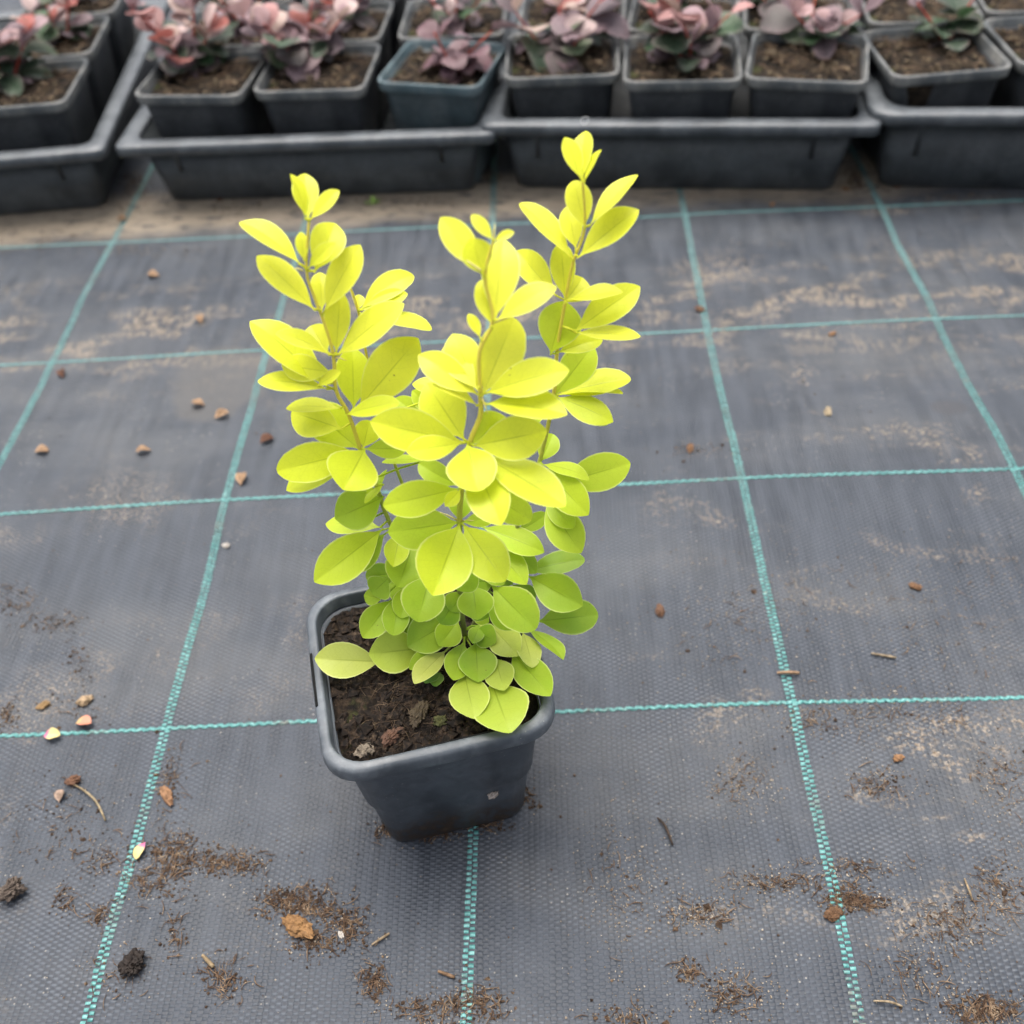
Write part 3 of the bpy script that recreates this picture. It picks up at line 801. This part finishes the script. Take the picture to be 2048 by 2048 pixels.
for tr, c, rz, short in placed:
    ta = {'t1': A1, 't2': A2, 't3': A3, 't4': A3}[tr]
    for row in (1, 2):
        off = Matrix.Rotation(ta, 3, 'Z') @ Vector((rg.uniform(-.002, .002), .0935 * row, 0))
        p = c + off
        place_pot(p, ta + rg.uniform(-.05, .05), ('charcoal square pot directly behind ' if row == 1 else 'charcoal square pot in the third row behind ') + short, 'back row pots')
        back.append((tr, p, short, row))

# soil bulging out through the torn corner of one pot
torn = next(o for o in scene.objects if o.get('label', '').startswith('black square pot with a torn corner'))
V, F = [], []
NI, NJ = 9, 12
for j in range(NJ + 1):
    t = j / NJ; z = .082 - t * .052; wd = .0105 * (1 - t) ** .8 + .0006
    for i in range(NI + 1):
        u = i / NI * 2 - 1
        x = -.0215 + t * .003 + u * wd + .0012 * noise.noise(Vector((u, t * 9, 4)))
        yw = -(.0300 + (.0401 - .0300) * z / .0795) - .0006
        V.append((x, yw - .0022 * (1 - u * u) * (1 - .6 * t) - .0011 * abs(noise.noise(Vector((u * 3, t * 7, 1)))) + .0012 * abs(u) ** 3, z))
for j in range(NJ):
    for i in range(NI): F.append((j * (NI + 1) + i, j * (NI + 1) + i + 1, (j + 1) * (NI + 1) + i + 1, (j + 1) * (NI + 1) + i))
obj('spilled_soil', V, F, M['soil2'], torn)

# ------------------------------------------------------------------ variegated barberries in the tray pots
g0 = random.Random(77)
bg_leaf = []
for i in range(6):
    Vl, UVl, Fl = leaf_geometry(1.0, .62 + .16 * (i % 3), g0.uniform(.02, .1), g0.uniform(.03, .14), g0.uniform(0, .05), g0, g0.uniform(0, .2), None, g0.choice((.2, .5, 0)))
    bg_leaf.append(leaf_mesh('leaf', Vl, UVl, Fl, M['leafbg']))
PINK = [(.44, .22, .21), (.46, .29, .29), (.5, .37, .35), (.4, .12, .10), (.38, .25, .27), (.48, .35, .30), (.22, .14, .16)]
DULL = [(.15, .105, .12), (.2, .13, .15), (.07, .1, .055), (.04, .09, .035), (.24, .16, .175), (.1, .08, .08), (.045, .075, .045), (.03, .055, .03)]
PURP = [(.13, .06, .075), (.17, .09, .105), (.2, .11, .125), (.15, .085, .11)]
def bg_plant(base, seed, n_low, n_top, height, low, top, label, group=None, lean=(0, 0), size=1.0, spread=.02, name='barberry_plant'):
    g = random.Random(seed)
    t = tag(empty(name, base), label, 'plant', group)
    ns = 2 if n_top <= 5 else 4
    stems = []
    for s in range(ns):
        a = g.uniform(0, 6.3)
        a = s * 6.283 / ns + g.uniform(-.6, .6); sp = spread * g.uniform(.6, 1.15)
        tipv = Vector((lean[0] + sp * math.cos(a), lean[1] + sp * .8 * math.sin(a), height * g.uniform(.6, 1.1)))
        path = smooth_path([Vector((0, 0, -.004)), tipv * .45 + Vector((g.uniform(-.004, .004), g.uniform(-.004, .004), 0)), tipv], 5)
        so = obj('stem', *tube(path, [.0013 - .0007 * i / len(path) for i in range(len(path))], 6), M['redstem'], t)
        stems.append((so, path))
    def put(so, p, az, el, L, col):
        o = bpy.data.objects.new('leaf', g.choice(bg_leaf)); link(o, so)
        o.location = p; o.scale = (L, L, L)
        ax = Vector((math.cos(az) * math.cos(el), math.sin(az) * math.cos(el), math.sin(el)))
        nn = (UP - ax * ax.z); nn = nn.normalized() if nn.length > .1 else Vector((0, -1, 0))
        nn = (Matrix.Rotation(g.uniform(-.5, .5), 3, ax) @ nn)
        o.rotation_euler = Matrix((ax, nn.cross(ax), nn)).transposed().to_euler()
        v = g.uniform(.8, 1.2); o.color = (*(min(.9, c * v) for c in col), 1)
    for i in range(n_low):
        so, path = stems[i % ns]; p = path[g.randrange(2, max(3, int(len(path) * .65)))]
        put(so, p, i * 2.4 + g.uniform(-.4, .4), g.uniform(-.35, .4), size * g.uniform(.016, .027), g.choice(low))
    for i in range(n_top):
        so, path = stems[i % ns]; p = path[g.randrange(len(path) // 2, len(path))]
        put(so, p, i * 2.4 + g.uniform(-.4, .4), g.uniform(.2, 1.1), size * g.uniform(.012, .021), g.choice(top))
    return t
def on_soil(px, py): 
    p = at_z(px, py, .0825); return p
def L3(px, py, s=0): return on_soil(px, py)
bg_plant(on_soil(18, 172), 1, 34, 26, .058, DULL, PINK, 'pink-tipped barberry with upright red stems in the askew tray', None, (0, 0), 1.2, .034)
bg_plant(on_soil(385, 138), 2, 36, 28, .045, DULL, PINK, 'pink and purple barberry in the empty-cornered end of its tray', None, (0, -.004), 1.28, .036)
bg_plant(on_soil(605, 132), 33, 36, 28, .046, DULL, PINK, 'pale pink barberry with green low leaves next to the blue-green pot', None, (0, -.004), 1.28, .036)
bg_plant(on_soil(912, 148), 4, 24, 5, .05, PURP, PURP, 'small purple barberry with a red shoot in the blue-green pot', None, (.012, 0), 1.0, .026)
bg_plant(on_soil(1115, 112), 5, 30, 16, .036, DULL, PINK[2:] + DULL[:2], 'spreading green and mauve barberry beside the blue-green pot, one tray over', None, (0, 0), 1.4, .036)
bg_plant(on_soil(1378, 122), 6, 30, 24, .042, DULL, PINK, 'salmon pink barberry in the middle pot of its tray', None, (0, -.004), 1.28, .036)
bg_plant(on_soil(1630, 82), 7, 24, 12, .035, DULL, DULL[:2] + PINK[:2], 'mauve and green barberry rooted in mossy fibrous soil', None, (0, 0), 1.25, .034)
bg_plant(on_soil(1895, 88), 8, 16, 4, .035, DULL[2:4] + DULL[5:], DULL, 'sparse grey-green barberry in the torn-cornered pot', None, (0, 0), 1.2, .03)
k = 0
for tr, p, short, row in back:
    k += 1
    if tr == 't4' and k % 2: continue
    if p.y > .70 and p.x > -.05: continue
    b = Vector((p.x, p.y, .081))
    bg_plant(b + Vector((g0.uniform(-.012, .012), g0.uniform(-.01, .01), 0)), 40 + k, 22, 14 if tr != 't4' else 3, .038, DULL, PINK if tr != 't4' else DULL, ('pink and green variegated barberry directly behind ' if row == 1 else 'variegated barberry in the third row behind ') + short, 'back row barberries', (0, 0), .95, .03)

# ------------------------------------------------------------------ things lying on the fabric
def gz(px, py, up=0.0):
    p = at_z(px, py); p.z = ground_h(p.x, p.y) + up; return p
def lump(name, px, py, s, col, label, cat, seed, group=None, flat=.6, stretch=1.5, rz=None, detail=3, rough=.6):
    g = random.Random(seed)
    import bmesh
    bm = bmesh.new(); bmesh.ops.create_icosphere(bm, subdivisions=detail, radius=1)
    for v in bm.verts:
        q = v.co.copy()
        d = 1 + .42 * noise.noise(q * 1.5 + Vector((seed * 3.1, 0, 0))) + .34 * (noise.noise(q * 3.6 + Vector((0, seed, 0)))) + .22 * noise.noise(q * 8 + Vector((0, 0, seed))) + rough * .3 * noise.noise(q * 15 + Vector((seed, 0, 0)))
        v.co = Vector((v.co.x * stretch, v.co.y, v.co.z * flat)) * d * s * .86
    me = bpy.data.meshes.new(name); 
    for v in bm.verts: v.co.z -= 0
    lo = min(v.co.z for v in bm.verts)
    for v in bm.verts: v.co.z -= lo + s * .08
    bm.to_mesh(me); bm.free(); me.materials.append(M['thing']); 
    o = bpy.data.objects.new(name, me); link(o); o.location = gz(px, py); o.rotation_euler = (0, 0, g.uniform(0, 6.3) if rz is None else rz)
    o.color = (*col, 1); return tag(o, label, cat, group)
def flake(name, px, py, L, W, col, label, cat, seed, group=None, rz=None, tilt=.25, mat=None):
    g = random.Random(seed)
    Vl, UVl, Fl = leaf_geometry(L, W, .12, .18, .06, g, .1, None, .2)
    b = len(Vl)                                     # give the scrap a real thickness
    Vl = Vl + [v - Vector((0, 0, .0003)) for v in Vl]
    Fl = Fl + [tuple(reversed([i + b for i in f])) for f in Fl]
    o = obj(name, Vl, Fl, mat or M['thing']); o.location = gz(px, py, .0008 + L * .04); o.rotation_euler = (g.uniform(-tilt, tilt), g.uniform(-tilt, 0), g.uniform(0, 6.3) if rz is None else rz)
    o.color = (*col, 1); return tag(o, label, cat, group)
def two_tone(name, c1, c2, lo, hi):
    k = NT(name); x, y, z = k.sep(k.coord())
    return k.set(k.mix(k.step(k.m('ADD', x, k.m('MULTIPLY', k.noise(k.coord(), 300, 2), .002)), lo, hi), c1, c2), .6, None, .3)
petalm = two_tone('pink_and_cream_petal', (.5, .13, .24), (.58, .47, .2), .003, .006)
petalm2 = two_tone('orange_and_tan_petal', (.42, .30, .14), (.48, .2, .13), .003, .006)
flake('petal', 88, 1474, .0088, .0058, (1, 1, 1), 'magenta and cream petal lying on the teal thread', 'petal', 1, rz=-.05, mat=petalm)
flake('petal', 151, 1449, .0090, .0066, (1, 1, 1), 'tan and salmon petal next to the teal thread', 'petal', 2, rz=-.1, mat=petalm2)
flake('petal', 290, 1682, .0085, .0044, (1, 1, 1), 'narrow pink and yellow petal beside a teal thread', 'petal', 3, rz=R(-105), mat=petalm)
lump('bark_chip', 170, 1404, .0030, (.55, .42, .27), 'cream bark chip above the tan and salmon petal', 'chip', 4, flat=.6, stretch=1.5, rz=.5)
lump('bark_chip', 88, 1412, .0023, (.45, .3, .14), 'small ochre bark chip among soil crumbs', 'chip', 5, rz=.5)
flake('dry_scrap', 118, 1606, .0065, .0045, (.55, .42, .34), 'pale pinkish dry scrap near the curved straw', 'scrap', 6, rz=R(95))
lump('soil_clod', 30, 1788, .0048, (.16, .13, .11), 'grey-topped dark lump of soil', 'clod', 7, flat=.8, stretch=1.2, rz=.9, detail=4)
lump('soil_clod', 270, 1935, .0050, (.03, .02, .015), 'black-brown round lump of peat beside a teal thread', 'clod', 8, flat=.7, stretch=1.15, rz=1.2, detail=4)
lump('bark_chip', 600, 1860, .0039, (.42, .24, .10), 'orange-brown bark chunk lying in a patch of crumbs', 'chip', 9, flat=.6, stretch=1.9, rz=-.5, detail=4)
lump('bark_chip', 148, 1562, .0026, (.2, .1, .055), 'brown bark chip at the end of the curved straw', 'chip', 10, rz=.4)
lump('bark_chip', 333, 1590, .0025, (.42, .24, .13), 'long rusty bark sliver beside a teal thread', 'chip', 12, stretch=2.6, rz=R(-55))
lump('soil_clod', 1664, 1835, .0026, (.2, .11, .055), 'rust-brown soil lump pressed against a teal thread', 'clod', 13, rz=.3, detail=4)
lump('seed', 1656, 824, .0021, (.62, .54, .38), 'single cream seed lying on clean fabric', 'seed', 14, stretch=2.0, rz=R(78), detail=4)
lump('perlite_grain', 452, 1090, .0016, (.78, .77, .74), 'white perlite grain beside a teal thread behind the pot', 'grain', 15)
lump('perlite_grain', 683, 1872, .0012, (.8, .79, .76), 'white perlite grain next to the orange-brown bark chunk', 'grain', 16)
for i, (px, py) in enumerate(((320, 553), (403, 647), (410, 811), (428, 838), (70, 908), (305, 904), (483, 975), (235, 440), (520, 890), (128, 758))):
    dark = i >= 8
    flake('dry_sepal', px, py, (.0100, .0088, .0095)[i % 3], (.0068, .006)[i % 2], (.2, .09, .05) if dark else (.62, .42, .26),
          'dark brown curled dry sepal on the grey fabric behind the shrub' if dark else 'tan papery dry sepal scattered on the grey fabric behind the shrub', 'sepal', 60 + i, 'dark dry sepals' if dark else 'tan dry sepals')
for i, (px, py) in enumerate(((1380, 900), (1665, 667), (1400, 620), (1830, 1175), (1795, 1520), (1320, 1225), (1690, 380), (1545, 410), (440, 400), (1790, 375), (1835, 372))):
    lump('bark_chip', px, py, (.0022, .0018, .0026)[i % 3], ((.3, .17, .09), (.42, .24, .12), (.22, .12, .07))[i % 3], 'small rusty brown bark fragment on the grey ground fabric', 'chip', 90 + i, 'small bark fragments', stretch=1.7)
def straw(name, pts, rad, col, label, seed=0, group=None):
    P = smooth_path([gz(*p, rad + .0006 + (.0012 if 0 < i < len(pts) - 1 else 0)) for i, p in enumerate(pts)], 4)
    c = P[0].copy(); V, F = tube([p - c for p in P], [rad * (1 - .3 * abs(2 * i / len(P) - 1)) for i in range(len(P))], 6)
    o = obj(name, V, F, M['thing'], loc=c); o.color = (*col, 1); return tag(o, label, 'straw', group)
straw('straw', [(148, 1570), (172, 1585), (195, 1607), (210, 1640)], .0006, (.5, .42, .27), 'curved pale dry straw lying beside a brown bark chip')
straw('straw', [(408, 1915), (430, 1938)], .0009, (.6, .48, .3), 'short thick cream straw piece on a nest of fibres')
straw('straw', [(745, 1893), (780, 1870)], .0006, (.45, .36, .24), 'thin tan straw stub near the orange-brown bark chunk')
straw('straw', [(877, 1946), (910, 1958)], .0008, (.42, .28, .17), 'short brown stick beside the middle teal thread')
straw('straw', [(1553, 1352), (1575, 1354), (1597, 1352)], .0009, (.55, .38, .25), 'flat tan sliver lying across a teal thread')
straw('straw', [(1741, 1312), (1790, 1320)], .0007, (.52, .44, .31), 'straight pale straw on the open fabric')
straw('straw', [(1745, 2006), (1775, 2010), (1803, 2017)], .0005, (.55, .46, .32), 'long thin pale straw below a teal thread')
straw('straw', [(1925, 1765), (1932, 1790), (1940, 1808)], .0005, (.5, .4, .26), 'bent fine straw with a tuft of fibres')
straw('straw', [(1315, 1640), (1330, 1660), (1345, 1695)], .0006, (.09, .06, .04), 'dark twiggy crumb trailing on the fabric')

# loose crumbs, sand and fibres swept into patches: photo centre, spread, counts (crumbs, sand, fibres)
PATCH = [(30, 1190, 40, 30, 90, 20, 10), (110, 1240, 60, 22, 90, 25, 15), (155, 1330, 25, 35, 45, 10, 6), (15, 1430, 25, 30, 70, 10, 10), (150, 1410, 60, 30, 30, 20, 6),
 (120, 1640, 110, 80, 90, 60, 25), (340, 1560, 30, 50, 80, 30, 20), (345, 1710, 50, 45, 260, 60, 110), (450, 1725, 70, 25, 240, 40, 60), (300, 1770, 60, 40, 60, 30, 40),
 (600, 1810, 60, 30, 280, 60, 90), (690, 1850, 40, 35, 200, 40, 60), (560, 1795, 30, 20, 80, 20, 20), (630, 1890, 50, 22, 110, 30, 30), (455, 1960, 50, 40, 70, 20, 60),
 (750, 1965, 22, 35, 80, 20, 60), (200, 1720, 60, 30, 70, 20, 30), (130, 1800, 20, 30, 40, 10, 15), (200, 1830, 22, 18, 50, 10, 14), (350, 1870, 20, 40, 40, 8, 20),
 (240, 1940, 60, 50, 40, 20, 20), (950, 2010, 60, 30, 160, 40, 60), (850, 2020, 60, 25, 80, 30, 40), (1690, 1800, 40, 25, 150, 40, 60), (1730, 1812, 50, 14, 90, 30, 30),
 (1480, 1560, 50, 40, 40, 160, 20), (1400, 1830, 60, 25, 50, 150, 30), (1460, 1990, 60, 40, 90, 120, 40), (1250, 2035, 60, 20, 60, 40, 20), (1380, 1945, 25, 20, 60, 20, 20),
 (1550, 1770, 90, 20, 80, 120, 40), (1760, 1570, 60, 25, 90, 80, 30), (1700, 1740, 90, 20, 50, 80, 30), (1900, 1850, 70, 40, 60, 140, 50), (1990, 1780, 50, 60, 60, 120, 50),
 (1970, 2020, 70, 25, 260, 80, 90), (1830, 1950, 80, 50, 40, 100, 40), (2000, 1560, 50, 60, 30, 150, 30), (1640, 1440, 70, 30, 50, 90, 20), (1800, 1430, 120, 40, 20, 160, 30),
 (1250, 1760, 60, 120, 20, 220, 20), (1900, 1250, 120, 120, 10, 220, 20), (1500, 1250, 140, 80, 20, 180, 20), (1390, 905, 60, 12, 40, 30, 8), (1650, 1180, 220, 60, 16, 130, 16),
 (1000, 376, 60, 10, 180, 40, 20), (250, 400, 80, 20, 160, 120, 20), (460, 415, 60, 16, 160, 60, 20), (700, 400, 150, 10, 60, 160, 20), (850, 405, 80, 10, 90, 90, 20),
 (1720, 375, 50, 10, 220, 40, 20), (1450, 392, 200, 8, 30, 220, 16), (1900, 392, 120, 12, 80, 200, 20), (100, 480, 100, 16, 60, 120, 10), (280, 500, 120, 12, 60, 160, 12),
 (272, 372, 26, 26, 420, 60, 20), (985, 352, 14, 18, 260, 30, 14), (1712, 352, 16, 16, 260, 30, 14), (860, 1665, 50, 14, 110, 20, 30), (970, 1650, 40, 12, 90, 20, 20), (780, 1660, 30, 14, 60, 20, 10), (1060, 1600, 20, 20, 40, 10, 6)]  # last entries: crumbs added to deepen the shadow at the pot's foot
rg = random.Random(99)
cV, cF, sV, sF, fV, fF = [], [], [], [], [], []
for (cx, cy, sx, sy, nc, ns, nf) in PATCH:
    for i in range(int(nc * 1.3)):
        x, y = rg.gauss(cx, sx * .62), rg.gauss(cy, sy * .62)
        if y < 385 and cy > 375: continue
        p = gz(x, y, .0003); crumb(cV, cF, p, min(.0022, rg.lognormvariate(-7.75, .45)), rg, .6)
    for i in range(ns * 2):
        x, y = rg.gauss(cx, sx * .8), rg.gauss(cy, sy * .8)
        if y < 385 and cy > 375: continue
        crumb(sV, sF, gz(x, y, .0003), rg.uniform(.00018, .00055), rg, .7)
    for i in range(nf):
        x, y = rg.gauss(cx, sx * .6), rg.gauss(cy, sy * .6)
        if y < 385 and cy > 375: continue
        fibre(fV, fF, gz(x, y, .0004), rg.uniform(.0015, .0075), rg.uniform(.00010, .00028), rg, .35)
for i in range(1500):
    x, y = rg.uniform(-60, 2110), rg.uniform(420, 2110)
    crumb(sV, sF, gz(x, y, .0002), rg.uniform(.00015, .0004) * (1.3 if y < 900 else 1), rg, .7)
for i in range(420):
    x, y = rg.uniform(-60, 2110), rg.uniform(420, 2110)
    crumb(cV, cF, gz(x, y, .0002), rg.uniform(.0002, .0009), rg, .6)
def keep_clear(V, F):
    return V, F
tag(obj('soil_crumbs', cV, cF, M['crumb'], smooth=False), 'brown peat crumbs strewn in patches over the fabric', 'soil', kind='stuff')
tag(obj('sand_grains', sV, sF, M['sandm'], smooth=False), 'pale sand grains and grit scattered over the fabric', 'sand', kind='stuff')
tag(obj('dry_fibres', fV, fF, M['fibre']), 'dry root fibres and straw bits among the peat crumbs', 'fibres', kind='stuff')

# bark and stones on the soil of the main pot
def pot_lump(px, py, s, col, label, seed, stretch=1.5, rz=0.0):
    p = at_z(px, py, .083)
    o = lump('bark_chip', px, py, s, col, label, 'chip', seed, flat=.65, stretch=stretch, rz=rz, detail=4)
    o.location = (p.x, p.y, .0805); return o
pot_lump(783, 1470, .0030, (.16, .085, .055), 'reddish bark chip on the peat in the square pot', 31, 1.8, .9)
pot_lump(728, 1500, .0031, (.3, .26, .21), 'grey crumbly lump in the corner of the square pot', 32, 1.3, .3)
pot_lump(838, 1425, .0036, (.11, .085, .05), 'upright brown bark piece on the peat in the square pot', 33, 1.7, 1.2)
pot_lump(880, 1440, .0026, (.1, .11, .035), 'greenish mossy lump on the peat in the square pot', 34, 1.2, .2)
o = lump('perlite_grain', 1010, 1593, .0017, (.66, .6, .56), 'pinkish white grain stuck to the wall of the square pot', 'grain', 35, stretch=1.6, rz=.6)
wp = POT_C + Matrix.Rotation(POT_RZ, 3, 'Z') @ Vector((.0165, -.0352, .0300)); o.location = wp
# fine curled hair caught on the topmost leaf
hp = at_y(1170, 252, .008)
pts = [hp + Vector((.0012 * math.cos(a * .35) * (1 if a < 12 else .7), .0004 * math.sin(a), .0012 * math.sin(a * .35) + .0016)) for a in range(0, 34)]
o = obj('hair', *tube([p - hp for p in pts], [.00007] * len(pts), 4), M['hair'], loc=hp)
tag(o, 'fine curled grey hair caught on the topmost golden leaf', 'hair')
# weed seedlings
def weed(name, base, tips, col, label):
    t = tag(empty(name, base), label, 'seedling')
    g = random.Random(len(label))
    for tp, W in tips:
        ax = Vector(tp); L = ax.length; ax.normalize()
        nn = UP - ax * ax.z; nn.normalize()
        fr = Matrix((ax, nn.cross(ax), nn)).transposed()
        Vl, UVl, Fl = leaf_geometry(L, W, .06, .05, .05, g, .1, None, .2)
        o = bpy.data.objects.new('leaf', leaf_mesh('leaf', [fr @ v for v in Vl], UVl, Fl, M['leaf'])); link(o, t); o.color = (*col, 1)
wb = at_z(881, 1345, .084)
weed('weed_seedling', wb, [((-.0055, -.0065, .003), .0055), ((-.0015, -.0080, .0025), .0055)], (.10, .26, .05), 'dark green notched weed leaf under the shrub in the square pot')
wb = gz(745, 410)
weed('weed_seedling', wb, [((.006, .001, .004), .004), ((-.005, -.002, .004), .004), ((.001, .004, .006), .004)], (.22, .42, .08), 'tiny bright green weed seedling at the foot of a tray')
